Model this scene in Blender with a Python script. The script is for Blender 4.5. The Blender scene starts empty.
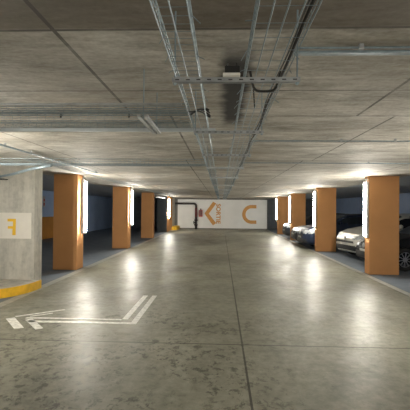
import bpy, bmesh, math, random
from mathutils import Vector, Matrix

scene = bpy.context.scene
C = scene.collection
PI = math.pi

# ------------------------------------------------------------------ camera, world, exposure
def make_camera():
    yaw, pitch, roll = 0.0404, 0.0103, 0.0092
    cd = bpy.data.cameras.new('camera')
    cd.sensor_fit = 'HORIZONTAL'
    cd.sensor_width = 36.0
    cd.lens = 36.0 * 400.0 / 410.0
    cd.clip_end = 200
    cam = bpy.data.objects.new('camera', cd)
    C.objects.link(cam)
    f = Vector((-math.sin(yaw) * math.cos(pitch), math.cos(yaw) * math.cos(pitch), math.sin(pitch)))
    r = Vector((math.cos(yaw), math.sin(yaw), 0))
    u = r.cross(f)
    r2 = math.cos(roll) * r + math.sin(roll) * u
    u2 = -math.sin(roll) * r + math.cos(roll) * u
    m = Matrix((r2, u2, -f)).transposed().to_4x4()
    m.translation = Vector((0, 0, 1.64))
    cam.matrix_world = m
    scene.camera = cam

make_camera()
world = bpy.data.worlds.new('world')
scene.world = world
world.use_nodes = True
world.node_tree.nodes['Background'].inputs[0].default_value = (0.5, 0.6, 0.8, 1)
world.node_tree.nodes['Background'].inputs[1].default_value = 0.02
scene.view_settings.view_transform = 'Standard'
scene.view_settings.look = 'None'
scene.view_settings.gamma = 1.0
scene.view_settings.use_curve_mapping = False
scene.view_settings.exposure = 0.0
scene.cycles.max_bounces = 10
scene.cycles.diffuse_bounces = 6
TUBE_STRENGTH = 225.0

H = 2.532          # ceiling height
XA = 3.80          # aisle face of the columns
XW = 9.2           # side walls
YB, YF = -8.0, 32.6

# ------------------------------------------------------------------ node helpers
class NT:
    def __init__(self, mat):
        self.t = mat.node_tree
    def n(self, kind, **kw):
        nd = self.t.nodes.new(kind)
        for k, v in kw.items():
            setattr(nd, k, v)
        return nd
    def link(self, a, b):
        self.t.links.new(a, b)
    def set(self, sock, v):
        if isinstance(v, bpy.types.NodeSocket):
            self.link(v, sock)
        else:
            sock.default_value = v
    def math(self, op, a, b=0.0, c=None, clamp=False):
        nd = self.n('ShaderNodeMath', operation=op, use_clamp=clamp)
        self.set(nd.inputs[0], a)
        self.set(nd.inputs[1], b)
        if c is not None:
            self.set(nd.inputs[2], c)
        return nd.outputs[0]
    def coords(self):
        tc = self.n('ShaderNodeTexCoord')
        sp = self.n('ShaderNodeSeparateXYZ')
        self.link(tc.outputs['Object'], sp.inputs[0])
        return tc.outputs['Object'], sp.outputs[0], sp.outputs[1], sp.outputs[2]
    def scaled(self, vec, s, off=(0, 0, 0)):
        mp = self.n('ShaderNodeMapping')
        self.link(vec, mp.inputs[0])
        mp.inputs['Scale'].default_value = s
        mp.inputs['Location'].default_value = off
        return mp.outputs[0]
    def noise(self, vec, scale, detail=4, rough=0.55, dist=0.0):
        nd = self.n('ShaderNodeTexNoise')
        self.link(vec, nd.inputs['Vector'])
        nd.inputs['Scale'].default_value = scale
        nd.inputs['Detail'].default_value = detail
        nd.inputs['Roughness'].default_value = rough
        nd.inputs['Distortion'].default_value = dist
        return nd.outputs[0]
    def ramp(self, fac, stops):
        nd = self.n('ShaderNodeValToRGB')
        self.set(nd.inputs[0], fac)
        el = nd.color_ramp.elements
        while len(el) < len(stops):
            el.new(0.5)
        for e, (p, c) in zip(el, stops):
            e.position = p
            e.color = (c[0], c[1], c[2], 1) if not isinstance(c, (int, float)) else (c, c, c, 1)
        return nd.outputs[0]
    def mix(self, fac, a, b, mode='MIX'):
        nd = self.n('ShaderNodeMix', data_type='RGBA', blend_type=mode)
        self.set(nd.inputs[0], fac)
        for s, v in ((nd.inputs[6], a), (nd.inputs[7], b)):
            if isinstance(v, tuple):
                s.default_value = (v[0], v[1], v[2], 1)
            else:
                self.link(v, s)
        return nd.outputs[2]
    def box(self, v, a, b, soft=0.0):
        """1 where a < v < b"""
        if soft <= 0:
            return self.math('MULTIPLY', self.math('GREATER_THAN', v, a), self.math('LESS_THAN', v, b))
        mr = self.n('ShaderNodeMapRange', interpolation_type='SMOOTHSTEP')
        self.set(mr.inputs[0], v); mr.inputs[1].default_value = a - soft; mr.inputs[2].default_value = a + soft
        m2 = self.n('ShaderNodeMapRange', interpolation_type='SMOOTHSTEP')
        self.set(m2.inputs[0], v); m2.inputs[1].default_value = b - soft; m2.inputs[2].default_value = b + soft
        m2.inputs[3].default_value = 1; m2.inputs[4].default_value = 0
        return self.math('MULTIPLY', mr.outputs[0], m2.outputs[0])
    def line(self, v, at, w):
        return self.math('LESS_THAN', self.math('ABSOLUTE', self.math('SUBTRACT', v, at)), w)
    def bump(self, h, strength, dist, bsdf):
        nd = self.n('ShaderNodeBump')
        self.link(h, nd.inputs['Height'])
        nd.inputs['Strength'].default_value = strength
        nd.inputs['Distance'].default_value = dist
        self.link(nd.outputs[0], bsdf.inputs['Normal'])

def new_mat(name):
    m = bpy.data.materials.new(name)
    m.use_nodes = True
    return m, NT(m), m.node_tree.nodes['Principled BSDF']

def simple(name, col, rough=0.6, metal=0.0, vary=0.12, scale=6.0, coat=0.0, spec=None):
    m, t, b = new_mat(name)
    vec, x, y, z = t.coords()
    n = t.noise(vec, scale, 4)
    c = t.ramp(n, [(0.3, tuple(v * (1 - vary) for v in col)), (0.7, tuple(v * (1 + vary) for v in col))])
    t.link(c, b.inputs['Base Color'])
    b.inputs['Roughness'].default_value = rough
    b.inputs['Metallic'].default_value = metal
    if coat:
        b.inputs['Coat Weight'].default_value = coat
        b.inputs['Coat Roughness'].default_value = 0.05
    if spec is not None:
        b.inputs['Specular IOR Level'].default_value = spec
    return m

def mat_ceiling():
    m, t, b = new_mat('board_formed_concrete_ceiling')
    vec, x, y, z = t.coords()
    n1 = t.noise(t.scaled(vec, (0.55, 1.3, 1)), 2.2, 8, 0.68, 0.6)
    n2 = t.noise(t.scaled(vec, (1.0, 3.2, 1)), 5.0, 8, 0.72, 0.4)
    n3 = t.noise(vec, 30.0, 3)
    n4 = t.noise(vec, 0.5, 3)
    f = t.math('ADD', t.math('MULTIPLY', n1, 0.5), t.math('MULTIPLY', n2, 0.35))
    f = t.math('ADD', f, t.math('MULTIPLY', n3, 0.15))
    col = t.ramp(f, [(0.38, (0.22, 0.205, 0.17)), (0.5, (0.48, 0.455, 0.40)), (0.60, (0.72, 0.70, 0.64))])
    col = t.mix(t.math('MULTIPLY', t.ramp(n4, [(0.4, 0.0), (0.65, 1.0)]), 0.5), col, (0.17, 0.14, 0.09))
    # darker, browner zone overhead: weaker light near the camera is put into the colour
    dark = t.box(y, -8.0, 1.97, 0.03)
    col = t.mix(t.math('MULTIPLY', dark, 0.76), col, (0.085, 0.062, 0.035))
    # seams between the slab panels, running along the lane, staggered per pour
    zone = t.math('FLOOR', t.math('DIVIDE', t.math('SUBTRACT', y, 0.35), 3.47))
    off = t.math('MULTIPLY', t.line(zone, 0.0, 0.3), 1.27)
    off = t.math('ADD', off, t.math('MULTIPLY', t.line(zone, 1.0, 0.3), 1.63))
    off = t.math('ADD', off, t.math('MULTIPLY', t.math('GREATER_THAN', zone, 1.5), 1.47))
    fr = t.math('FRACT', t.math('ADD', t.math('DIVIDE', t.math('SUBTRACT', x, off), 2.12), 10.5))
    seam = t.line(fr, 0.5, 0.0055)
    # transverse joints
    tj = None
    for yy, w in ((1.97, 0.011), (3.0, 0.010), (3.82, 0.013), (5.3, 0.011), (7.29, 0.016), (9.2, 0.01), (10.76, 0.02), (14.2, 0.02), (17.7, 0.025), (21.2, 0.03), (24.6, 0.03), (28.1, 0.03)):
        l = t.line(y, yy, w)
        tj = l if tj is None else t.math('MAXIMUM', tj, l)
    s = t.math('MAXIMUM', seam, tj)
    broken = t.ramp(t.noise(vec, 3.0, 3), [(0.35, 0.55), (0.6, 1.0)])
    s = t.math('MULTIPLY', s, broken)
    col = t.mix(t.math('MULTIPLY', s, 0.88), col, (0.05, 0.045, 0.035))
    # soot stain between the trays
    wob = t.math('MULTIPLY', t.math('SUBTRACT', t.noise(vec, 5.0, 4), 0.5), 0.16)
    st = t.math('MULTIPLY', t.box(t.math('ADD', x, wob), 0.0, 0.19, 0.05), t.box(t.math('ADD', y, wob), 2.25, 4.15, 0.25))
    col = t.mix(t.math('MULTIPLY', st, 0.97), col, (0.012, 0.011, 0.010))
    # faint board lines
    bl = t.math('FRACT', t.math('MULTIPLY', y, 4.9))
    boards = t.math('MULTIPLY', t.line(bl, 0.5, 0.03), 0.08)
    col = t.mix(boards, col, (0.1, 0.09, 0.07))
    t.link(col, b.inputs['Base Color'])
    b.inputs['Roughness'].default_value = 0.7
    h = t.math('SUBTRACT', t.math('MULTIPLY', n3, 0.3), s)
    t.bump(h, 0.4, 0.01, b)
    return m

def mat_floor():
    m, t, b = new_mat('polished_concrete_floor')
    vec, x, y, z = t.coords()
    n1 = t.noise(t.scaled(vec, (1, 0.6, 1)), 0.7, 6, 0.6, 0.4)
    n2 = t.noise(vec, 5.0, 6, 0.65)
    n3 = t.noise(vec, 60.0, 2)
    f = t.math('ADD', t.math('MULTIPLY', n1, 0.55), t.math('MULTIPLY', t.noise(vec, 8.0, 8, 0.75), 0.45))
    col = t.ramp(f, [(0.38, (0.145, 0.145, 0.115)), (0.5, (0.24, 0.238, 0.19)), (0.64, (0.35, 0.342, 0.275))])
    # worn dark blotches
    big = t.ramp(t.noise(vec, 0.85, 4), [(0.40, 0.0), (0.50, 1.0)])
    nearf = t.box(y, -2.0, 6.6, 1.2)
    bl = t.ramp(t.noise(t.scaled(vec, (1, 0.8, 1), (3, 1, 0)), 9.0, 9, 0.78, 0.3), [(0.52, 0.0), (0.57, 1.0)])
    spots = t.math('MULTIPLY', t.math('MULTIPLY', bl, big), t.math('ADD', t.math('MULTIPLY', nearf, 0.75), 0.15))
    leftf = t.math('ADD', t.math('MULTIPLY', t.box(x, -3.5, 0.6, 0.8), 0.7), 0.3)
    spots = t.math('MULTIPLY', spots, leftf)
    col = t.mix(t.math('MULTIPLY', spots, 0.85), col, (0.05, 0.048, 0.038))
    # sawn joints
    j = t.math('MULTIPLY', t.line(x, 0.27, 0.011), t.math('LESS_THAN', y, 26.0))
    for yy in (-0.9, 4.88, 10.7, 16.5, 22.3):
        j = t.math('MAXIMUM', j, t.line(y, yy, 0.012))
    col = t.mix(t.math('MULTIPLY', j, 0.8), col, (0.03, 0.028, 0.022))
    # bay floors, dark blue grey
    bay = t.math('GREATER_THAN', t.math('ABSOLUTE', x), 3.78)
    baycol = t.mix(n2, (0.13, 0.155, 0.19), (0.18, 0.21, 0.25))
    col = t.mix(bay, col, baycol)
    t.link(col, b.inputs['Base Color'])
    r = t.math('ADD', t.math('MULTIPLY', t.ramp(t.noise(vec, 2.2, 5, 0.65), [(0.35, 0.0), (0.7, 1.0)]), 0.16), 0.36)
    r = t.math('SUBTRACT', r, t.math('MULTIPLY', spots, 0.06))
    r = t.math('ADD', r, t.math('MULTIPLY', bay, 0.15))
    t.link(r, b.inputs['Roughness'])
    b.inputs['Specular IOR Level'].default_value = 0.13
    h = t.math('ADD', t.math('MULTIPLY', n2, 0.5), t.math('MULTIPLY', n3, 0.06))
    h = t.math('SUBTRACT', h, t.math('MULTIPLY', j, 0.3))
    t.bump(h, 0.30, 0.02, b)
    return m

def mat_concrete(name, base, streak=True, rough=0.75):
    m, t, b = new_mat(name)
    vec, x, y, z = t.coords()
    n1 = t.noise(t.scaled(vec, (3, 3, 0.5) if streak else (1, 1, 1)), 2.0, 6, 0.6)
    n2 = t.noise(vec, 9.0, 5, 0.6)
    f = t.math('ADD', t.math('MULTIPLY', n1, 0.6), t.math('MULTIPLY', n2, 0.4))
    col = t.ramp(f, [(0.3, tuple(v * 0.62 for v in base)), (0.5, base), (0.7, tuple(min(1, v * 1.3) for v in base))])
    t.link(col, b.inputs['Base Color'])
    b.inputs['Roughness'].default_value = rough
    t.bump(n2, 0.25, 0.01, b)
    return m

def mat_back_wall():
    m, t, b = new_mat('white_painted_wall')
    vec, x, y, z = t.coords()
    n = t.noise(vec, 1.2, 4)
    white = t.ramp(n, [(0.3, (0.70, 0.71, 0.70)), (0.7, (0.78, 0.79, 0.78))])
    conc = t.ramp(t.noise(vec, 3.0, 4), [(0.3, (0.10, 0.10, 0.09)), (0.7, (0.17, 0.165, 0.15))])
    mask = t.math('MULTIPLY', t.box(x, -3.55, 3.72), t.box(z, 0.09, 2.42))
    col = t.mix(mask, conc, white)
    t.link(col, b.inputs['Base Color'])
    b.inputs['Roughness'].default_value = 0.6
    return m

def mat_side_wall(name, y0, y1):
    m, t, b = new_mat(name)
    vec, x, y, z = t.coords()
    n = t.noise(vec, 2.0, 4)
    blue = t.ramp(n, [(0.3, (0.34, 0.46, 0.70)), (0.7, (0.40, 0.53, 0.78))])
    orange = t.ramp(n, [(0.3, (0.50, 0.22, 0.04)), (0.7, (0.60, 0.27, 0.05))])
    mask = t.math('MULTIPLY', t.box(y, y0, y1), t.box(z, 0.0, 1.16))
    t.link(t.mix(mask, blue, orange), b.inputs['Base Color'])
    b.inputs['Roughness'].default_value = 0.6
    return m

def mat_emit(name, col, s):
    m, t, b = new_mat(name)
    b.inputs['Base Color'].default_value = (0.9, 0.9, 0.9, 1)
    b.inputs['Emission Color'].default_value = (*col, 1)
    b.inputs['Emission Strength'].default_value = s
    return m

M = {}
M['ceiling'] = mat_ceiling()
M['floor'] = mat_floor()
M['pillar'] = mat_concrete('grey_board_marked_concrete', (0.50, 0.48, 0.42))
M['concrete'] = mat_concrete('grey_wall_concrete', (0.2, 0.2, 0.18))
M['back'] = mat_back_wall()
M['side_l'] = mat_side_wall('blue_grey_wall_with_orange_band', 17.0, 24.0)
M['side_r'] = mat_side_wall('blue_grey_wall', -99, -98)
M['bay_ceiling'] = simple('grey_blue_ceiling', (0.36, 0.40, 0.45), 0.85)  # bay ceilings, one even grey blue tone
M['orange'] = simple('orange_paint', (0.56, 0.285, 0.12), 0.8, vary=0.05, scale=2, spec=0.15)
M['darkgrey'] = simple('dark_grey_paint', (0.10, 0.115, 0.13), 0.5)
M['yellow'] = simple('yellow_kerb_paint', (0.78, 0.45, 0.02), 0.5, vary=0.15, scale=9)
M['white_line'] = simple('worn_white_floor_paint', (0.72, 0.71, 0.66), 0.45, vary=0.3, scale=18)
M['bay_line'] = simple('pale_bay_edge_paint', (0.30, 0.30, 0.27), 0.4, vary=0.25, scale=8)
M['panel'] = simple('white_sign_panel', (0.78, 0.74, 0.66), 0.5, vary=0.03)
M['yletter'] = simple('yellow_letter_film', (0.83, 0.50, 0.03), 0.5, vary=0.06, scale=10)
M['oletter'] = simple('orange_wall_paint', (0.55, 0.27, 0.07), 0.6, vary=0.08)
M['galv'] = simple('galvanised_steel', (0.27, 0.34, 0.38), 0.42, 0.5, vary=0.2, scale=20)
M['strut'] = simple('galvanised_channel', (0.38, 0.40, 0.41), 0.45, 0.5, vary=0.2, scale=14)
M['pale_steel'] = simple('pale_painted_steel', (0.62, 0.66, 0.68), 0.4, 0.2)
M['slot'] = simple('dark_slot_and_shadow', (0.03, 0.03, 0.03), 0.8)  # also colours the stand-in shadow below the bent conduit
M['black'] = simple('black_cable_sheath', (0.015, 0.015, 0.015), 0.5)
M['grey_cable'] = simple('grey_cable_sheath', (0.25, 0.25, 0.25), 0.5)
M['pipe_dark'] = simple('dark_pipe_lagging', (0.035, 0.03, 0.032), 0.5)
M['pipe_red'] = simple('dark_red_pipe_paint', (0.13, 0.035, 0.035), 0.45)
M['red'] = simple('red_enamel', (0.50, 0.03, 0.03), 0.35)
M['whiteplastic'] = simple('white_plastic', (0.75, 0.74, 0.68), 0.4, vary=0.03)
M['housing'] = simple('grey_lamp_housing', (0.5, 0.5, 0.5), 0.4)
M['tube'] = mat_emit('glowing_tube', (1.0, 0.95, 0.84), TUBE_STRENGTH)
M['rubber'] = simple('tyre_rubber', (0.02, 0.02, 0.02), 0.8)
M['alloy'] = simple('alloy_rim', (0.6, 0.6, 0.62), 0.3, 0.8, vary=0.05)
M['glass'] = simple('tinted_car_glass', (0.012, 0.016, 0.022), 0.06, 0.0, vary=0.05, spec=0.6)
M['lamp_glass'] = simple('clear_headlamp_glass', (0.34, 0.36, 0.38), 0.25, 0.1, vary=0.3, scale=12)
M['blackplastic'] = simple('black_car_plastic', (0.018, 0.019, 0.022), 0.5)
M['plate'] = simple('number_plate_white', (0.45, 0.45, 0.43), 0.5)
M['silver'] = simple('silver_car_paint', (0.56, 0.55, 0.50), 0.32, 0.35, vary=0.03, coat=0.6)
M['faded'] = simple('dull_dark_grey_car_paint', (0.010, 0.012, 0.016), 0.65, 0.0, vary=0.03, spec=0.12)
M['navy'] = simple('dark_blue_car_paint', (0.010, 0.018, 0.042), 0.50, 0.0, vary=0.03, coat=0.15, spec=0.3)
M['blackpaint'] = simple('black_car_paint', (0.014, 0.016, 0.022), 0.50, 0.0, vary=0.03, coat=0.15, spec=0.3)
M['greypaint'] = simple('dark_grey_car_paint', (0.022, 0.027, 0.036), 0.50, 0.0, vary=0.03, coat=0.15, spec=0.3)

# ------------------------------------------------------------------ mesh helpers
def obj(name, bm, mat, parent=None, smooth=False, loc=None):
    me = bpy.data.meshes.new(name)
    if smooth:
        for f in bm.faces:
            f.smooth = True
    bm.normal_update()
    bm.to_mesh(me)
    bm.free()
    me.materials.append(mat)
    o = bpy.data.objects.new(name, me)
    C.objects.link(o)
    if parent is not None:
        o.parent = parent
    if loc is not None:
        o.location = loc
    return o

def tag(o, label=None, cat=None, group=None, kind=None):
    if label: o['label'] = label
    if cat: o['category'] = cat
    if group: o['group'] = group
    if kind: o['kind'] = kind
    return o

def empty(name, loc, label, cat, group=None, rz=0.0):
    o = bpy.data.objects.new(name, None)
    o.empty_display_size = 0.1
    C.objects.link(o)
    o.location = loc
    o.rotation_euler = (0, 0, rz)
    return tag(o, label, cat, group)

def box(bm, x0, x1, y0, y1, z0, z1, bevel=0.0):
    vs = [bm.verts.new((x, y, z)) for x in (x0, x1) for y in (y0, y1) for z in (z0, z1)]
    fs = [(0, 1, 3, 2), (4, 6, 7, 5), (0, 4, 5, 1), (2, 3, 7, 6), (0, 2, 6, 4), (1, 5, 7, 3)]
    faces = [bm.faces.new([vs[i] for i in f]) for f in fs]
    if bevel:
        es = list({e for f in faces for e in f.edges})
        bmesh.ops.bevel(bm, geom=es, offset=bevel, segments=2, affect='EDGES', profile=0.5)

def B():
    return bmesh.new()

def boxobj(name, dims, mat, parent=None, bevel=0.0):
    bm = B()
    box(bm, *dims, bevel=bevel)
    return obj(name, bm, mat, parent)

def tube(bm, pts, r, seg=8, caps=True):
    """tube along a polyline"""
    pts = [Vector(p) for p in pts]
    rings = []
    up = Vector((0, 0, 1))
    for i, p in enumerate(pts):
        if i == 0: d = pts[1] - p
        elif i == len(pts) - 1: d = p - pts[i - 1]
        else: d = (pts[i + 1] - p).normalized() + (p - pts[i - 1]).normalized()
        d.normalize()
        a = up if abs(d.dot(up)) < 0.95 else Vector((1, 0, 0))
        u = d.cross(a).normalized()
        v = d.cross(u).normalized()
        k = 1.0
        if 0 < i < len(pts) - 1:
            c = (pts[i] - pts[i - 1]).normalized().dot(d)
            k = 1 / max(c, 0.4)
        rings.append([bm.verts.new(p + (u * math.cos(2 * PI * j / seg) + v * math.sin(2 * PI * j / seg)) * r * (k if False else 1)) for j in range(seg)])
    for a, b_ in zip(rings, rings[1:]):
        for j in range(seg):
            bm.faces.new((a[j], a[(j + 1) % seg], b_[(j + 1) % seg], b_[j]))
    if caps:
        bm.faces.new(rings[0][::-1])
        bm.faces.new(rings[-1])

def cyl(bm, a, b_, r, seg=16):
    tube(bm, [a, b_], r, seg)

def prism(bm, pts, z0, z1):
    """extrude 2D outline (x,y) from z0 to z1"""
    lo = [bm.verts.new((x, y, z0)) for x, y in pts]
    hi = [bm.verts.new((x, y, z1)) for x, y in pts]
    bm.faces.new(lo[::-1]); bm.faces.new(hi)
    n = len(pts)
    for i in range(n):
        bm.faces.new((lo[i], lo[(i + 1) % n], hi[(i + 1) % n], hi[i]))

def wall_prism(bm, pts, y0, y1):
    """extrude 2D outline (x,z) between y0 and y1"""
    lo = [bm.verts.new((x, y0, z)) for x, z in pts]
    hi = [bm.verts.new((x, y1, z)) for x, z in pts]
    bm.faces.new(lo); bm.faces.new(hi[::-1])
    n = len(pts)
    for i in range(n):
        bm.faces.new((lo[(i + 1) % n], lo[i], hi[i], hi[(i + 1) % n]))

def struct(name, dims, mat):
    return tag(boxobj(name, dims, mat), kind='structure')

# ------------------------------------------------------------------ the setting
struct('floor', (-XW, XW, YB, 33.8, -0.15, 0.0), M['floor'])
struct('ceiling', (-4.75, 4.75, YB, 33.8, H, H + 0.2), M['ceiling'])
struct('ceiling_left', (-XW, -4.75, YB, 33.8, H, H + 0.2), M['bay_ceiling'])
struct('ceiling_right', (4.75, XW, YB, 33.8, H, H + 0.2), M['bay_ceiling'])
struct('wall_left', (-XW - 0.2, -XW, YB, 33.8, 0, H), M['side_l'])
struct('wall_right', (XW, XW + 0.2, YB, 33.8, 0, H), M['side_r'])
struct('wall_back', (-4.5, 3.75, YF, 32.8, 0, H), M['back'])
struct('wall_far', (-XW, XW, 33.6, 33.8, 0, H), M['darkgrey'])
struct('wall_behind', (-XW, XW, YB - 0.2, YB, 0, H), M['concrete'])
# bay edge lines
struct('trim_1', (-3.76, -3.60, YB, 32.0, 0.0, 0.004), M['bay_line'])
struct('trim_2', (3.62, 3.76, YB, 32.0, 0.0, 0.004), M['bay_line'])

# near left concrete pier
struct('wall_pier', (-5.95, -3.82, 8.05, 8.40, 0, H), M['pillar'])
t = empty('kerb', (-4.9, 7.85, 0), 'rounded kerb with yellow painted edge around the foot of the concrete pier', 'kerb')
arc = [-PI + PI * k / 40 for k in range(41)]
bm = B()
prism(bm, [(-1.23, 0.19)] + [(1.23 * math.cos(a), 1.23 * math.sin(a)) for a in arc] + [(1.23, 0.19)], 0.0, 0.165)
obj('kerb_top', bm, M['pillar'], t)
bm = B()
prism(bm, [(-1.25, 0.19)] + [(1.25 * math.cos(a), 1.25 * math.sin(a)) for a in arc] + [(1.25, 0.19), (1.2305, 0.19)] + [(1.2305 * math.cos(a), 1.2305 * math.sin(a)) for a in arc[::-1]] + [(-1.2305, 0.19)], 0.0, 0.17)
obj('painted_edge', bm, M['yellow'], t)

# far left wall past the last left column
struct('wall_stub', (-4.49, -3.80, 27.9, 30.9, 0, H), M['darkgrey'])
struct('trim_3', (-3.80, -3.785, 27.95, 30.9, 0, H), M['orange'])
struct('wall_end', (-4.49, -3.80, 30.9, 32.6, 0, H), M['pillar'])
bm = B()
pts = [(-3.78, 30.6), (-3.6, 30.65), (-3.45, 30.85), (-3.38, 31.2), (-3.36, 31.6), (-3.36, 32.5), (-3.78, 32.5)]
prism(bm, pts, 0.0, 0.28)
tag(obj('kerb', bm, M['yellow']), 'small yellow kerb block in the far left corner by the white wall', 'kerb')

# ------------------------------------------------------------------ columns and their tube lamps
def column(x0, x1, y0, label):
    bm = B()
    box(bm, x0, x1, y0, y0 + (0.50 if x0 < 0 else 0.32), 0, H, bevel=0.012)
    return tag(obj('column', bm, M['orange']), label, 'column', 'orange blade columns along the lane')

def tube_lamp(side, y, label, z0=0.98, z1=2.34):
    """vertical tube on the lane face; side -1 left, +1 right"""
    xf = side * XA
    t = empty('tube_lamp', (xf, y, z0 - 0.04), label, 'lamp', 'upright tube lamps on the columns')
    s = -side
    L = z1 - z0
    q = 0.115 if side < 0 else 0.095
    lip = q - 0.035  # side lips added to the housing to shade the column face
    xf = side * (XA if side < 0 else XA - 0.002)
    bm = B()
    box(bm, *sorted((s * 0.012, s * 0.022)), -0.047, 0.047, 0.0, L + 0.10)
    box(bm, *sorted((s * 0.022, s * lip)), -0.047, -0.041, 0.0, L + 0.10)
    box(bm, *sorted((s * 0.022, s * lip)), 0.041, 0.047, 0.0, L + 0.10)
    bmesh.ops.remove_doubles(bm, verts=bm.verts, dist=0.0001)
    obj('housing', bm, M['housing'], t)
    bm = B()
    cyl(bm, (s * q, 0, 0.05), (s * q, 0, 0.05 + L), 0.027, 16)
    obj('tube', bm, M['tube'], t, True)
    for zz in (0.0, L + 0.052):
        bm = B()
        cyl(bm, (s * q, 0, zz), (s * q, 0, zz + 0.048), 0.027, 14)
        obj('end_cap', bm, M['housing'], t, True)
    for zz in (0.15, L - 0.15):
        boxobj('bracket', tuple(sorted((0.0, s * 0.0115))) + (-0.02, 0.02, zz, zz + 0.06), M['strut'], t)
    bm = B()
    tube(bm, [(s * 0.045, 0, L + 0.10), (s * 0.045, 0, L + 0.17), (s * 0.045, 0.0, H - (z0 - 0.04) - 0.002)], 0.010, 6)
    obj('conduit', bm, M['galv'], t)
    bm = B()
    box(bm, *sorted((s * 0.01, s * 0.09)), -0.03, 0.05, L + 0.125, L + 0.155, 0)
    obj('junction_box', bm, M['housing'], t)
    return t

left_cols = [
    (10.43, 'orange column nearest on the left, just beyond the concrete pier'),
    (16.2, 'second orange column on the left, standing alone in mid distance'),
    (22.1, 'third orange column on the left, beside the thin dark pipe'),
]
right_cols = [
    (10.43, 'large orange column nearest on the right, hiding part of a parked car'),
    (16.05, 'second orange column on the right, beside the silver car'),
    (21.8, 'third orange column on the right, behind the noses of dark cars'),
    (27.0, 'farthest orange column on the right, next to the white end wall'),
]
for y, lab in left_cols:
    column(-4.44, -XA, y, lab)
for y, lab in right_cols:
    column(XA, 4.56, y, lab)
column(-4.44, -XA, 4.6, 'orange column on the left outside the picture, before the concrete pier')
column(-4.44, -XA, -1.2, 'orange column behind the camera on the left')
column(XA, 4.56, 4.8, 'orange column on the right outside the picture')
column(XA, 4.56, -0.9, 'orange column behind the camera on the right, nearer one')
column(XA, 4.56, -6.6, 'orange column behind the camera on the right, farther one')
tube_lamp(-1, 10.76, 'lit white tube lamp on the nearest left orange column')
tube_lamp(-1, 16.5, 'lit white tube lamp on the second left orange column')
tube_lamp(-1, 28.3, 'lit white tube lamp on the far left dark grey wall')
tube_lamp(1, 10.50, 'lit white tube lamp on the nearest right orange column, largest on that side')
tube_lamp(1, 16.12, 'lit white tube lamp on the second right orange column, above a dark car')
tube_lamp(1, 21.87, 'lit white tube lamp on the third right orange column')
tube_lamp(1, 27.07, 'lit white tube lamp on the farthest right orange column')
tube_lamp(-1, 4.95, 'lit tube lamp outside the picture on the left')
tube_lamp(-1, -0.9, 'lit tube lamp behind the camera on the left')
tube_lamp(1, 4.95, 'lit tube lamp outside the picture on the right')
tube_lamp(1, -0.75, 'lit tube lamp behind the camera on the right, nearer one')
tube_lamp(1, -6.45, 'lit tube lamp behind the camera on the right, farther one')

# ------------------------------------------------------------------ cable trays
WR = 0.0028
def mesh_tray(bm, a, b_, lo, hi, z, axis, side_h=0.05, nlong=4, step=0.10, r=WR):
    """wire basket from a to b along axis ('y' or 'x'); lo..hi across"""
    def P(l, c, zz):
        return (c, l, zz) if axis == 'y' else (l, c, zz)
    for k in range(nlong):
        c = lo + (hi - lo) * k / (nlong - 1)
        cyl(bm, P(a, c, z), P(b_, c, z), r, 5)
    for c in (lo, hi):
        cyl(bm, P(a, c, z + side_h), P(b_, c, z + side_h), r * 1.25, 5)
        cyl(bm, P(a, c, z + side_h * 0.5), P(b_, c, z + side_h * 0.5), r * 0.8, 5)
    n = int(abs(b_ - a) / step)
    for k in range(n + 1):
        l = a + (b_ - a) * k / n
        tube(bm, [P(l, lo, z + side_h), P(l, lo, z), P(l, hi, z), P(l, hi, z + side_h)], r * 0.62, 4, False)

bm = B()
mesh_tray(bm, -3.0, 24.0, -0.212, -0.105, 2.245, 'y', nlong=3, step=0.055)
t = tag(obj('cable_tray', bm, M['galv']), 'narrow galvanised wire cable tray running down the lane, left of the pair', 'cable tray', 'wire cable trays under the ceiling')
bm = B()
mesh_tray(bm, -3.0, 24.0, 0.105, 0.285, 2.245, 'y', nlong=5, step=0.11)
tag(obj('cable_tray', bm, M['galv']), 'wide galvanised wire cable tray running down the lane, carrying black cables', 'cable tray', 'wire cable trays under the ceiling')
bm = B()
mesh_tray(bm, -7.0, -0.23, 2.50, 2.67, 2.27, 'x', side_h=0.03, nlong=5, step=0.06, r=0.0030)
tag(obj('cable_tray', bm, M['galv']), 'wire cable tray crossing to the left overhead, nearer of two side by side', 'cable tray', 'wire cable trays under the ceiling')
bm = B()
mesh_tray(bm, -7.0, -0.23, 2.80, 3.04, 2.26, 'x', side_h=0.04, nlong=6, step=0.06, r=0.0030)
tag(obj('cable_tray', bm, M['galv']), 'wire cable tray crossing to the left overhead, farther of two side by side', 'cable tray', 'wire cable trays under the ceiling')
bm = B()
mesh_tray(bm, -6.5, -0.23, 5.85, 6.15, 2.30, 'x', side_h=0.07, nlong=6, step=0.06)
tag(obj('cable_tray', bm, M['galv']), 'wire cable tray crossing to the left just in front of the concrete pier', 'cable tray', 'wire cable trays under the ceiling')
# tray following the left columns
bm = B()
mesh_tray(bm, 6.1, 26.0, -3.12, -3.0, 2.40, 'y', nlong=3, step=0.2)
tag(obj('cable_tray', bm, M['galv']), 'thin wire tray along the ceiling edge beside the left columns', 'cable tray', 'wire cable trays under the ceiling')

def rounded_rail(dims):
    bm = B(); box(bm, *dims, bevel=0.004); return bm

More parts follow.
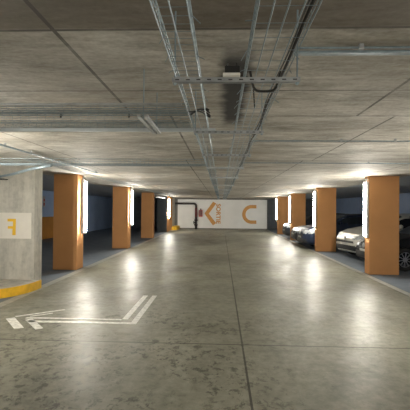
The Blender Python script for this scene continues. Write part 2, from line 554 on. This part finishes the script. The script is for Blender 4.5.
# bright rail on the edge of the farther cross tray
tag(obj('rail', rounded_rail((-7.0, -0.05, 3.06, 3.085, 2.235, 2.262)), M['pale_steel']), 'smooth pale steel rail along the far edge of the crossing cable trays', 'rail')
tag(obj('rail', rounded_rail((-7.0, -0.25, 2.47, 2.485, 2.285, 2.30)), M['strut']), 'thin steel rail along the near edge of the crossing cable trays', 'rail')
bm = B()
for dy, rr in ((2.42, 0.010), (2.47, 0.007), (2.55, 0.009)):
    tube(bm, [(-7.0, dy, 2.312), (-4.0, dy + 0.01, 2.312), (-2.0, dy - 0.01, 2.312), (-0.3, dy, 2.312), (-0.16, dy + 0.12, 2.30), (-0.15, dy + 0.6, 2.26)], rr, 6)
bm.free()

# slotted cross channels under the lane trays, hung on threaded rods
def hung_strut(x0, x1, y, label, z=2.20, slots=True):
    t = empty('support_channel', ((x0 + x1) / 2, y, z), label, 'bracket', 'slotted channels carrying the lane trays')
    w = (x1 - x0) / 2
    z += 0.008
    t.location.z = z
    bm = B()
    box(bm, -w, w, -0.014, -0.011, 0, 0.020)
    box(bm, -w, w, 0.011, 0.014, 0, 0.020)
    box(bm, -w, w, -0.011, 0.011, 0.017, 0.020)
    box(bm, -w, w, -0.011, -0.006, 0, 0.003)
    box(bm, -w, w, 0.006, 0.011, 0, 0.003)
    obj('channel', bm, M['strut'], t)
    if slots:
        n = int(2 * w / 0.045)
        bm = B()
        for k in range(n):
            cx = -w + (k + 0.5) * 2 * w / n
            box(bm, cx - 0.009, cx + 0.009, -0.0148, -0.0141, 0.007, 0.012)
            obj('slot', bm, M['slot'], t)
            bm = B()
        bm.free()
    for s in (-1, 1):
        bm = B()
        cyl(bm, (s * (w - 0.012), 0, -0.012), (s * (w - 0.012), 0, H - z), 0.004, 6)
        cyl(bm, (s * (w - 0.012), 0, -0.008), (s * (w - 0.012), 0, -0.001), 0.009, 6)
        obj('threaded_rod', bm, M['galv'], t)
    return t

names = ['nearest slotted steel channel with both lane trays resting on it',
         'second slotted steel channel along the lane trays', 'third slotted steel channel along the lane trays',
         'fourth slotted steel channel along the lane trays', 'fifth slotted steel channel along the lane trays',
         'sixth slotted steel channel along the lane trays', 'seventh slotted steel channel along the lane trays',
         'eighth slotted steel channel along the lane trays']
ys = [1.79, 3.0, 4.27, 5.6, 7.3, 9.6, 12.0, 14.5]
for i, (nm, y) in enumerate(zip(names, ys)):
    hung_strut(-0.225 if i < 1 else -0.21, 0.345 if i < 1 else 0.31, y, nm, slots=i < 3)
for y, nm in ((18.4, 'second last steel channel at the far end of the lane trays'), (23.0, 'last steel channel at the far end of the lane trays')):
    hung_strut(-0.21, 0.31, y, nm, slots=False)
hung_strut(-0.225, -0.09, 1.07, 'short steel channel under the left lane tray at the top of the picture', z=2.215, slots=False)

# double channels across the side trays
for x, lab in ((-0.50, 'short pair of pale channels across the side trays, next to the lane trays'),
               (-1.78, 'short pair of pale channels across the side trays, at the left edge')):
    t = empty('support_channel', (x, 2.79, 2.215), lab, 'bracket', 'paired channels under the side trays')
    for s in (-1, 1):
        bm = B()
        box(bm, s * 0.022 - 0.012, s * 0.022 + 0.012, -0.30, 0.27, 0.0, 0.018, bevel=0.003)
        obj('channel', bm, M['strut'], t)
        bm = B()
        cyl(bm, (0, s * 0.26, 0.0), (0, s * 0.26, H - 2.215), 0.004, 6)
        obj('threaded_rod', bm, M['galv'], t)
# black clips on the side tray
for x, lab in ((-1.10, 'small black clip on the crossing tray, farther left'), (-0.63, 'small black clip on the crossing tray, nearer the lane trays')):
    bm = B()
    box(bm, x - 0.005, x + 0.005, 2.68, 2.69, 2.255, 2.285, 0.002)
    box(bm, x - 0.008, x + 0.008, 2.678, 2.692, 2.268, 2.274)
    tag(obj('cable_clip', bm, M['black']), lab, 'clip', 'black clips on the crossing tray')

# black cables along the right tray
def wander(x, z, y0, y1, amp, seed, step=0.09):
    rnd = random.Random(seed)
    pts = []
    n = int((y1 - y0) / step)
    p1, p2 = rnd.random() * 6, rnd.random() * 6
    for k in range(n + 1):
        y = y0 + (y1 - y0) * k / n
        pts.append((x + amp * math.sin(y * 3.1 + p1) * 0.6 + amp * math.sin(y * 5.3 + p2) * 0.9, y, z + 0.003 * math.sin(y * 4 + p1)))
    return pts
for k, (x, z, r, lab) in enumerate(((0.270, 2.258, 0.0060, 'thick black cable on the right edge of the wide lane tray'),
                        (0.290, 2.304, 0.0045, 'black cable tied along the top wire of the wide lane tray'),
                        (0.255, 2.255, 0.0035, 'thin black cable inside the wide lane tray'))):
    bm = B()
    tube(bm, wander(x, z, -3.0, 23.8, 0.006, k), r, 6)
    tag(obj('cable', bm, M['black']), lab, 'cable', 'black cables on the wide lane tray')
# sagging loop under the nearest channel
bm = B()
pts = []
for k in range(17):
    u = k / 16
    pts.append((0.125 + 0.135 * u, 1.80 + 0.02 * math.sin(u * PI), 2.262 - 0.085 * (1 - (2 * u - 1) ** 6)))
tube(bm, pts, 0.006, 6)
tag(obj('cable', bm, M['black']), 'black cable sagging in a loop below the wide lane tray', 'cable')
bm = B()
for k in range(4):
    pts = []
    for q in range(9):
        u = q / 8
        pts.append((-0.22 + 0.14 * u, 2.55 + 0.05 * k + 0.05 * math.sin(u * 5 + k), 2.262 + 0.02 * math.sin(u * PI) + 0.004 * k))
    tube(bm, pts, 0.006, 5)
tag(obj('cable', bm, M['black']), 'tangle of black cable ends where the side tray meets the lane tray', 'cable')
# silver wire ties with tails
bm = B()
rnd = random.Random(4)
for k in range(60):
    y = 1.0 + k * 0.16
    for x in (0.291, -0.215, -0.101, 0.10):
        if rnd.random() < 0.6:
            l = 0.018 + rnd.random() * 0.015
            dx = (1 if x in (0.291, -0.101) else -1) * l
            cyl(bm, (x, y, 2.262 + rnd.random() * 0.03), (x + dx, y + 0.01, 2.25 + rnd.random() * 0.02), 0.002, 4)
tag(obj('tie_tails', bm, M['galv']), 'cut wire tie tails sticking out along the edges of the lane trays', 'wire ties', kind='stuff')

# little white detector
t = empty('smoke_detector', (0.055, 2.40, 2.449), 'small white detector box on the black stained ceiling between the lane trays', 'detector')
boxobj('cover', (-0.052, 0.052, -0.02, 0.02, -0.012, 0.008), M['whiteplastic'], t, 0.005)
boxobj('base', (-0.040, 0.05, -0.018, 0.06, 0.009, 0.050), M['black'], t, 0.003)
for xa, xb in ((-0.035, -0.020), (0.03, 0.03)):
    bm = B(); cyl(bm, (xa, 0.03, 0.051), (xb, 0.03, H - 2.449), 0.004, 6)
    obj('stem', bm, M['black'], t)
bm = B(); tube(bm, [(0.05, 0, 0.0), (0.075, 0, -0.006), (0.10, -0.01, -0.02), (0.13, 0, -0.05), (0.14, 0, -0.2)], 0.004, 6)
obj('lead', bm, M['black'], t)

# ------------------------------------------------------------------ conduits on the ceiling
def ceiling_conduit(p0, p1, r, label, clips, z):
    t = empty('conduit', (p0[0], p0[1], z), label, 'conduit', 'steel conduits clipped to the ceiling')
    bm = B()
    cyl(bm, (0, 0, 0), (p1[0] - p0[0], p1[1] - p0[1], 0), r, 8)
    obj('pipe', bm, M['galv'], t, True)
    for c in clips:
        px = (p1[0] - p0[0]) * c; py = (p1[1] - p0[1]) * c
        bm = B()
        box(bm, px - 0.012, px + 0.012, py - 0.012, py + 0.012, -r - 0.004, H - z)
        obj('clip', bm, M['strut'], t)
    return t
ceiling_conduit((0.40, 2.17), (7.0, 2.17), 0.006, 'thin steel conduit crossing the ceiling to the right at the top', [0.052, 0.2, 0.5, 0.8], 2.515)
ceiling_conduit((0.36, 5.05), (7.0, 5.05), 0.008, 'thin steel conduit crossing the ceiling to the right, second from the camera', [0.17, 0.27, 0.6, 0.85], 2.505)
ceiling_conduit((0.36, 7.43), (7.0, 7.43), 0.008, 'thin steel conduit crossing the ceiling to the right, third from the camera', [0.1, 0.35, 0.7], 2.505)
ceiling_conduit((-3.0, 2.0), (-3.0, 9.6), 0.014, 'steel conduit along the ceiling at far left in front of the concrete pier', [0.25, 0.45, 0.55, 0.8, 0.98], 2.49)
tag(obj('rail', rounded_rail((0.40, 6.8, 2.215, 2.26, 2.505, 2.520)), M['galv']), 'flat pale steel trunking beside the nearest right ceiling conduit', 'trunking')
bm = B()
pts = [(-5.2, 7.75, 2.18), (-4.24, 7.35, 2.20), (-3.6, 6.75, 2.21), (-3.0, 6.1, 2.23), (-2.45, 5.66, 2.25)]
tube(bm, pts, 0.022, 10)
t = tag(obj('conduit', bm, M['galv'], None, True), 'bright steel conduit bending across the top of the concrete pier', 'conduit')
bm = B(); box(bm, -4.16, -3.96, 7.10, 7.28, 2.145, 2.165, 0.004)
obj('clamp', bm, M['slot'], t)  # dark plate below the conduit stands in for its shadow

# ------------------------------------------------------------------ signs and wall paint
def stroke(p, q, w, miter=0.0):
    p, q = Vector(p), Vector(q)
    d = (q - p).normalized()
    n = Vector((-d.y, d.x)) * w / 2
    return [tuple(p - n), tuple(q - n), tuple(q + n), tuple(p + n)]

t = empty('wall_sign', (-4.30, 8.05, 1.265), 'white sign panel with a yellow letter on the concrete pier', 'sign')
boxobj('panel', (-0.42, 0.42, -0.012, 0.0, -0.265, 0.265), M['panel'], t, 0.002)
bm = B()
wall_prism(bm, [(0.03, -0.195), (0.10, -0.195), (0.10, 0.14), (-0.075, 0.14), (-0.075, 0.085), (0.04, 0.085), (0.04, -0.01), (-0.065, -0.01), (-0.065, -0.062), (0.03, -0.062)], -0.015, -0.0125)
obj('letter', bm, M['yletter'], t)
# chevron
yw = YF - 0.006
bm = B()
wall_prism(bm, [(-1.36, 1.28), (-0.66, 2.26), (-0.40, 2.10), (-1.00, 1.28), (-0.40, 0.50), (-0.66, 0.32)][::-1], yw, YF - 0.0005)
tag(obj('painted_chevron', bm, M['oletter']), 'large orange chevron pointing left painted on the white end wall', 'wall marking')
# letter C
bm = B()
cx, cz, ro, ri = 2.475, 1.245, 0.765, 0.49
outer = [(cx + ro * math.cos(a), cz + ro * math.sin(a)) for a in [PI / 2 + PI * k / 28 for k in range(29)]]
inner = [(cx + ri * math.cos(a), cz + ri * math.sin(a)) for a in [PI * 1.5 - PI * k / 28 for k in range(29)]]
poly = [(2.86, cz + ro)] + outer + [(2.86, cz - ro), (2.86, cz - ri)] + inner + [(2.86, cz + ri)]
wall_prism(bm, poly, yw, YF - 0.0005)
tag(obj('painted_letter', bm, M['oletter']), 'large orange letter C painted on the white end wall', 'wall marking')
# SORTIE, turned a quarter so it reads downwards
cu = bpy.data.curves.new('lettering', 'FONT')
cu.body = 'SORTIE'
cu.size = 0.50
cu.align_x = 'CENTER'
cu.align_y = 'CENTER'
cu.extrude = 0.002
cu.offset = 0.018
tmp = bpy.data.objects.new('lettering_source', cu)
C.objects.link(tmp)
bpy.context.view_layer.update()
me = bpy.data.meshes.new_from_object(tmp.evaluated_get(bpy.context.evaluated_depsgraph_get()))
bpy.data.objects.remove(tmp)
xs = [v.co.x for v in me.vertices]; ysv = [v.co.y for v in me.vertices]
sx = 1.62 / (max(xs) - min(xs)); sy = 0.37 / (max(ysv) - min(ysv))
mx = (max(xs) + min(xs)) / 2; my = (max(ysv) + min(ysv)) / 2
for v in me.vertices:
    a, b_ = (v.co.x - mx) * sx, (v.co.y - my) * sy
    v.co = Vector((-0.22 + b_, YF - 0.004 - v.co.z * 0.5, 1.27 - a))
me.materials.clear(); me.materials.append(M['oletter'])
o = bpy.data.objects.new('painted_lettering', me); C.objects.link(o)
tag(o, 'orange word SORTIE painted sideways on the white end wall beside the chevron', 'wall marking')
# small sign on the left side wall
t = empty('wall_sign', (-XW, 20.42, 1.95), 'narrow upright pale sign with red marks on the dark left wall', 'sign')
boxobj('panel', (0.0, 0.012, -0.13, 0.13, -0.28, 0.28), M['housing'], t)
bm = B()
box(bm, 0.0125, 0.015, -0.07, 0.07, -0.20, -0.06); box(bm, 0.0125, 0.015, -0.07, 0.07, 0.02, 0.14)
obj('marks', bm, M['red'], t)

# ------------------------------------------------------------------ floor arrow
bm = B()
def fl(p, q, w):
    prism(bm, stroke(p, q, w), 0.0005, 0.004)
fl((-1.235, 7.5), (-1.235, 5.63), 0.085)
fl((-1.405, 7.5), (-1.405, 5.87), 0.085)
fl((-1.2795, 5.672), (-2.76, 5.672), 0.085)
fl((-1.4495, 5.85), (-2.88, 5.85), 0.06)
fl((-3.10, 5.81), (-2.72, 5.33), 0.12)
fl((-2.80, 5.77), (-2.44, 5.33), 0.10)
fl((-3.07, 5.90), (-2.50, 6.36), 0.05)
fl((-2.86, 5.93), (-2.60, 6.13), 0.04)
tag(obj('floor_arrow', bm, M['white_line']), 'worn white bent arrow outline painted on the lane floor, pointing left', 'floor marking')

# ------------------------------------------------------------------ pipes
t = empty('fire_pipe', (-2.03, 32.42, 0), 'dark pipe rising from the floor and bending left in front of the white end wall', 'pipe')
bm = B()
pts = [(0, 0, 0.0), (0, 0, 1.88)] + [(-0.2 + 0.2 * math.cos(a), 0, 1.88 + 0.2 * math.sin(a)) for a in [PI / 2 * k / 6 for k in range(1, 7)]] + [(-1.72, 0, 2.08)]
tube(bm, pts, 0.085, 14)
obj('pipe', bm, M['pipe_dark'], t, True)
bm = B(); cyl(bm, (0, 0, 0.30), (0, 0, 0.42), 0.14, 16); cyl(bm, (0, 0, 0.68), (0, 0, 0.80), 0.14, 16); cyl(bm, (-0.17, 0, 0.55), (0.0, 0, 0.55), 0.05, 10); cyl(bm, (-0.20, 0, 0.55), (-0.17, 0, 0.55), 0.13, 16)
obj('valve', bm, M['pipe_dark'], t, True)
bm = B(); cyl(bm, (0, 0, 1.0), (0, 0, 1.75), 0.095, 14)
obj('sleeve', bm, M['pipe_red'], t, True)
t = empty('fire_cabinet', (-1.66, 32.6, 1.02), 'red fire extinguisher box hung on the white end wall beside the dark pipe', 'fire extinguisher box')
boxobj('body', (-0.15, 0.15, -0.22, 0, 0, 0.55), M['red'], t, 0.015)
boxobj('door', (-0.13, 0.13, -0.235, -0.221, 0.03, 0.52), M['pipe_red'], t, 0.004)
boxobj('handle', (0.08, 0.10, -0.255, -0.236, 0.22, 0.33), M['black'], t)
boxobj('hook', (-0.05, 0.05, -0.12, 0, 0.551, 0.66), M['black'], t)

t = empty('drain_pipe', (-3.95, 23.1, 0), 'thin dark red vertical pipe just past the third left orange column', 'pipe')
bm = B(); cyl(bm, (0, 0, 0), (0, 0, 2.25), 0.09, 12)
obj('pipe', bm, M['pipe_red'], t, True)
for z in (0.15, 0.9, 2.05):
    bm = B(); cyl(bm, (0, 0, z), (0, 0, z + 0.14), 0.12, 12); obj('collar', bm, M['pipe_dark'], t, True)
bm = B(); tube(bm, [(0, 0, 2.25), (0.02, 0.3, 2.36), (0.02, 1.2, 2.40), (0.02, 4.5, 2.41)], 0.08, 10)
obj('branch', bm, M['pipe_dark'], t, True)

# ------------------------------------------------------------------ cars
def interp(tab, x):
    if x <= tab[0][0]: return tab[0][1]
    for (a, va), (b_, vb) in zip(tab, tab[1:]):
        if x <= b_:
            u = (x - a) / (b_ - a)
            u2 = u * u * (3 - 2 * u)
            u = 0.5 * u + 0.5 * u2
            return va + (vb - va) * u
    return tab[-1][1]

def car(loc, rz, label, paint, mpv=True, L=4.2, W=1.78, Ht=1.55, wx=(0.80, 3.42)):
    """nose at local x=0 pointing to -x, tail at x=L"""
    root = empty('parked_car', loc, label, 'car', 'cars parked in the right hand bays', rz)
    hw = W / 2
    if mpv:
        belt = [(0, 0.60), (0.06, 0.72), (0.22, 0.84), (0.55, 0.94), (1.05, 1.02), (1.3, 1.04), (L - 0.3, 1.10), (L, 0.95)]
        top = [(0, 0.60), (0.06, 0.735), (0.22, 0.87), (0.55, 0.98), (1.02, 1.06), (1.45, 1.32), (1.85, Ht - 0.04), (2.5, Ht), (3.3, Ht - 0.03), (3.85, Ht - 0.16), (L - 0.08, 1.10), (L, 0.95)]
        ws0, ws1 = 1.05, 1.78
    else:
        belt = [(0, 0.55), (0.06, 0.66), (0.25, 0.76), (0.7, 0.84), (1.25, 0.90), (L - 0.3, 0.98), (L, 0.85)]
        top = [(0, 0.55), (0.06, 0.68), (0.25, 0.79), (0.7, 0.88), (1.22, 0.94), (1.65, 1.20), (2.05, Ht - 0.03), (2.6, Ht), (3.3, Ht - 0.04), (3.8, Ht - 0.22), (L - 0.08, 0.98), (L, 0.85)]
        ws0, ws1 = 1.25, 1.98
    wid = [(0, 0.66 * hw), (0.08, 0.80 * hw), (0.25, 0.93 * hw), (0.6, 0.99 * hw), (1.0, hw), (L - 0.6, hw), (L - 0.15, 0.92 * hw), (L, 0.78 * hw)]
    bot = [(0, 0.26), (0.1, 0.20), (0.4, 0.17), (L - 0.4, 0.18), (L, 0.32)]
    nose = [(0.0, 0.0)]
    NS, K = 84, 34
    bm = B()
    rows = []
    for i in range(NS + 1):
        u = i / NS
        x = L * u if False else L * (0.5 - 0.5 * math.cos(PI * u)) * 0.5 + L * u * 0.5
        w, zb, zt, zw = interp(wid, x), interp(bot, x), interp(top, x), interp(belt, x)
        zw = min(zw, zt - 0.001)
        cab = max(0.0, min(1.0, (zt - zw) / 0.45))
        prof = [(0.0, zb), (0.80 * w, zb), (0.95 * w, zb + 0.06), (0.99 * w, zb + 0.5 * (zw - zb) * 0.5), (w, zb + 0.62 * (zw - zb)),
                (0.985 * w, zb + 0.86 * (zw - zb)), (0.93 * w, zw),
                (0.93 * w * (1 - 0.16 * cab) - 0.04 * (1 - cab), zw + (zt - zw) * 0.62),
                (0.93 * w * (1 - 0.25 * cab) - 0.20 * (1 - cab) * w, zw + (zt - zw) * 0.93),
                (0.45 * w, zt - 0.004), (0.0, zt)]
        # resample evenly
        segs = [0.0]
        for a, b_ in zip(prof, prof[1:]):
            segs.append(segs[-1] + math.hypot(b_[0] - a[0], b_[1] - a[1]) + 1e-6)
        half = []
        for k in range(K + 1):
            s = segs[-1] * k / K
            j = 0
            while j < len(prof) - 2 and segs[j + 1] < s: j += 1
            uu = (s - segs[j]) / (segs[j + 1] - segs[j])
            half.append((prof[j][0] + (prof[j + 1][0] - prof[j][0]) * uu, prof[j][1] + (prof[j + 1][1] - prof[j][1]) * uu))
        # the nose is bowed: lower centre reaches forward
        ring = []
        for yy, zz in half: ring.append((x, yy, zz))
        for yy, zz in half[-2:0:-1]: ring.append((x, -yy, zz))
        rows.append([bm.verts.new(p) for p in ring])
    n = len(rows[0])
    for a, b_ in zip(rows, rows[1:]):
        for j in range(n):
            bm.faces.new((a[j], a[(j + 1) % n], b_[(j + 1) % n], b_[j]))
    # end caps as grids: mirror pairs joined
    def cap(row, flip):
        m_ = K
        for j in range(m_):
            a, b_ = row[j], row[j + 1]
            c = row[(n - j - 1) % n] if j + 1 < m_ + 0 else row[j + 1]
            d = row[(n - j) % n]
            vs = []
            for v in (a, b_, c, d):
                if v not in vs: vs.append(v)
            if len(vs) > 2:
                try: bm.faces.new(vs if flip else vs[::-1])
                except ValueError: pass
    cap(rows[0], True); cap(rows[-1], False)
    bmesh.ops.recalc_face_normals(bm, faces=bm.faces)
    me = bpy.data.meshes.new('body_tmp'); bm.to_mesh(me); bm.free()
    src = bpy.data.objects.new('body_tmp', me); C.objects.link(src)
    cm = B()
    for x in wx:
        for s in (-1, 1):
            cyl(cm, (x, s * (hw - 0.26), 0.31), (x, s * (hw + 0.2), 0.31), 0.355, 32)
    bmesh.ops.recalc_face_normals(cm, faces=cm.faces)
    cme = bpy.data.meshes.new('cut_tmp'); cm.to_mesh(cme); cm.free()
    cut = bpy.data.objects.new('cut_tmp', cme); C.objects.link(cut)
    md = src.modifiers.new('b', 'BOOLEAN'); md.operation = 'DIFFERENCE'; md.object = cut; md.solver = 'EXACT'
    bpy.context.view_layer.update()
    res = bpy.data.meshes.new_from_object(src.evaluated_get(bpy.context.evaluated_depsgraph_get()))
    bpy.data.objects.remove(src); bpy.data.objects.remove(cut)
    # classify faces
    def kind(f):
        c = f.calc_center_median(); x, y, z = c; ay = abs(y)
        nz = f.normal.z
        zw = interp(belt, x); zt = interp(top, x); w = interp(wid, x)
        if ws0 + 0.04 < x < ws1 and z > zw + 0.02 and nz > 0.25 and ay < 0.74 * hw * (1 if x < 1.4 else 0.98): return 'windshield'
        if x > L - 0.42 and z > 1.12 and ay < 0.62 * hw and x > 3.7: return 'rear_window'
        if ws1 - 0.42 < x < L - 0.55 and z > zw + 0.035 and z < zt - 0.10 and ay > 0.5 * hw and abs(f.normal.y) > 0.4:
            if z - zw < (x - (ws1 - 0.42)) * 0.95:
                if not (2.42 < x < 2.50):
                    return ('side_window', 1 if y > 0 else -1, 0 if x < 2.45 else 1)
            return 'body'
        if x < 0.62 and 0.46 * hw < ay and 0.66 - (0 if mpv else 0.06) < z < 0.66 + 0.30 * min(1, x + 0.35) and x > 0.0 and z < zw + 0.03:
            if z > (0.64 if mpv else 0.58) + 0.20 * x: return ('headlight', 1 if y > 0 else -1)
        if x < 0.004 and ay < 0.01:
            if 0.27 < z < 0.445: return 'lower_grille'
            if (0.535 if mpv else 0.48) < z < (0.585 if mpv else 0.54): return 'upper_grille'
            return 'body'
        if x < 0.30:
            if x < 0.12 and ay < 0.36 * hw and (0.56 if mpv else 0.50) < z < (0.62 if mpv else 0.60): return 'upper_grille'
            if 0.27 < z < 0.45 and 0.05 < ay < 0.82 * hw: return 'lower_grille'
        return 'body'
    bm0 = B(); bm0.from_mesh(res); bm0.normal_update(); bm0.faces.ensure_lookup_table()
    kinds = [kind(f) for f in bm0.faces]
    bm0.free()
    mats = {'body': paint, 'windshield': M['glass'], 'rear_window': M['glass'], 'side_window': M['glass'], 'headlight': M['lamp_glass'],
            'upper_grille': M['blackplastic'], 'lower_grille': M['blackplastic']}
    for kd in sorted(set(kinds), key=str):
        b2 = B(); b2.from_mesh(res); b2.faces.ensure_lookup_table()
        bmesh.ops.delete(b2, geom=[f for f, k_ in zip(list(b2.faces), kinds) if k_ != kd], context='FACES')
        nm = kd if isinstance(kd, str) else kd[0]
        for f in b2.faces: f.smooth = True
        for e in b2.edges:
            if len(e.link_faces) == 2 and e.calc_face_angle(0) > 0.7: e.smooth = False
        o = obj(nm, b2, mats[nm], root)
    # wheels
    for x in wx:
        for s in (-1, 1):
            yc = s * (hw - 0.11)
            bm = B()
            prof = [(0.205, -0.09), (0.29, -0.10), (0.315, -0.07), (0.32, 0.0), (0.315, 0.07), (0.29, 0.10), (0.205, 0.09)]
            rings = []
            for r, o_ in prof:
                rings.append([bm.verts.new((x + r * math.cos(2 * PI * j / 32), yc + o_, 0.32 + r * math.sin(2 * PI * j / 32))) for j in range(32)])
            for a, b_ in zip(rings, rings[1:] + rings[:1]):
                for j in range(32):
                    bm.faces.new((a[j], a[(j + 1) % 32], b_[(j + 1) % 32], b_[j]))
            bmesh.ops.recalc_face_normals(bm, faces=bm.faces)
            wh = obj('wheel', bm, M['rubber'], root, True)
            bm = B()
            yo = yc + s * 0.07
            for k in range(10):
                a = 2 * PI * k / 10 + 0.2
                da = 0.12
                p1 = (0.05, a - da * 1.2); p2 = (0.05, a + da * 1.2); p3 = (0.195, a + da * 0.6); p4 = (0.195, a - da * 0.6)
                pl = [(r * math.cos(q), r * math.sin(q)) for r, q in (p1, p2, p3, p4)]
                lo = [bm.verts.new((x + px, yo - 0.012, 0.32 + pz)) for px, pz in pl]
                hi = [bm.verts.new((x + px, yo + 0.012, 0.32 + pz)) for px, pz in pl]
                bm.faces.new(lo); bm.faces.new(hi[::-1])
                for q in range(4): bm.faces.new((lo[q], hi[q], hi[(q + 1) % 4], lo[(q + 1) % 4]))
            cyl(bm, (x, yo - 0.015, 0.32), (x, yo + 0.015, 0.32), 0.06, 16)
            # rim ring
            for q in range(32):
                a0, a1 = 2 * PI * q / 32, 2 * PI * (q + 1) / 32
                vs = [bm.verts.new((x + r * math.cos(a), yo, 0.32 + r * math.sin(a))) for r, a in ((0.188, a0), (0.212, a0), (0.212, a1), (0.188, a1))]
                bm.faces.new(vs)
            bmesh.ops.recalc_face_normals(bm, faces=bm.faces)
            obj('rim', bm, M['alloy'], wh)
    # mirrors, plate, badge, lower bumper lip
    for s in (-1, 1):
        bm = B()
        bmesh.ops.create_uvsphere(bm, u_segments=12, v_segments=8, radius=1)
        for v in bm.verts:
            v.co = Vector((ws0 + 0.42 + v.co.x * 0.06, s * (hw + 0.09) + v.co.y * 0.10, interp(belt, 1.5) + 0.07 + v.co.z * 0.07))
        obj('mirror', bm, paint, root, True)
    boxobj('number_plate', (-0.018, -0.003, -0.24, 0.24, 0.46, 0.53), M['plate'], root, 0.003)
    bm = B()
    zc = 0.69 if mpv else 0.63
    vs = [bm.verts.new((0.0 + dx, y, zc + z)) for dx in (-0.012, 0.03) for y, z in ((0, 0.075), (0.05, 0), (0, -0.075), (-0.05, 0))]
    bm.faces.new(vs[:4]); bm.faces.new(vs[4:][::-1])
    for q in range(4): bm.faces.new((vs[q], vs[4 + q], vs[4 + (q + 1) % 4], vs[(q + 1) % 4]))
    bmesh.ops.recalc_face_normals(bm, faces=bm.faces)
    obj('badge', bm, M['alloy'], root)
    for s in (-1, 1):
        bm = B(); cyl(bm, (0.045, s * 0.58 * hw, 0.36), (0.09, s * 0.58 * hw, 0.36), 0.045, 14)
        obj('fog_lamp', bm, M['lamp_glass'], root, True)
    return root

car((4.33, 14.2, 0), math.radians(12), 'silver car with rounded nose between the nearest and second right orange columns', M['silver'], True)
car((4.15, 11.85, 0), math.radians(2), 'dark car mostly hidden behind the nearest right orange column', M['faded'], False, Ht=1.45)
car((3.42, 17.5, 0), math.radians(2), 'dark blue car, nearest of the row between the second and third right columns', M['navy'], True, Ht=1.5)
car((3.50, 19.65, 0), 0, 'black car standing just behind the dark blue car, before the third right column', M['blackpaint'], False, Ht=1.48)
car((3.62, 23.2, 0), 0, 'dark grey car past the third right column, farthest of the row', M['greypaint'], True, Ht=1.5)
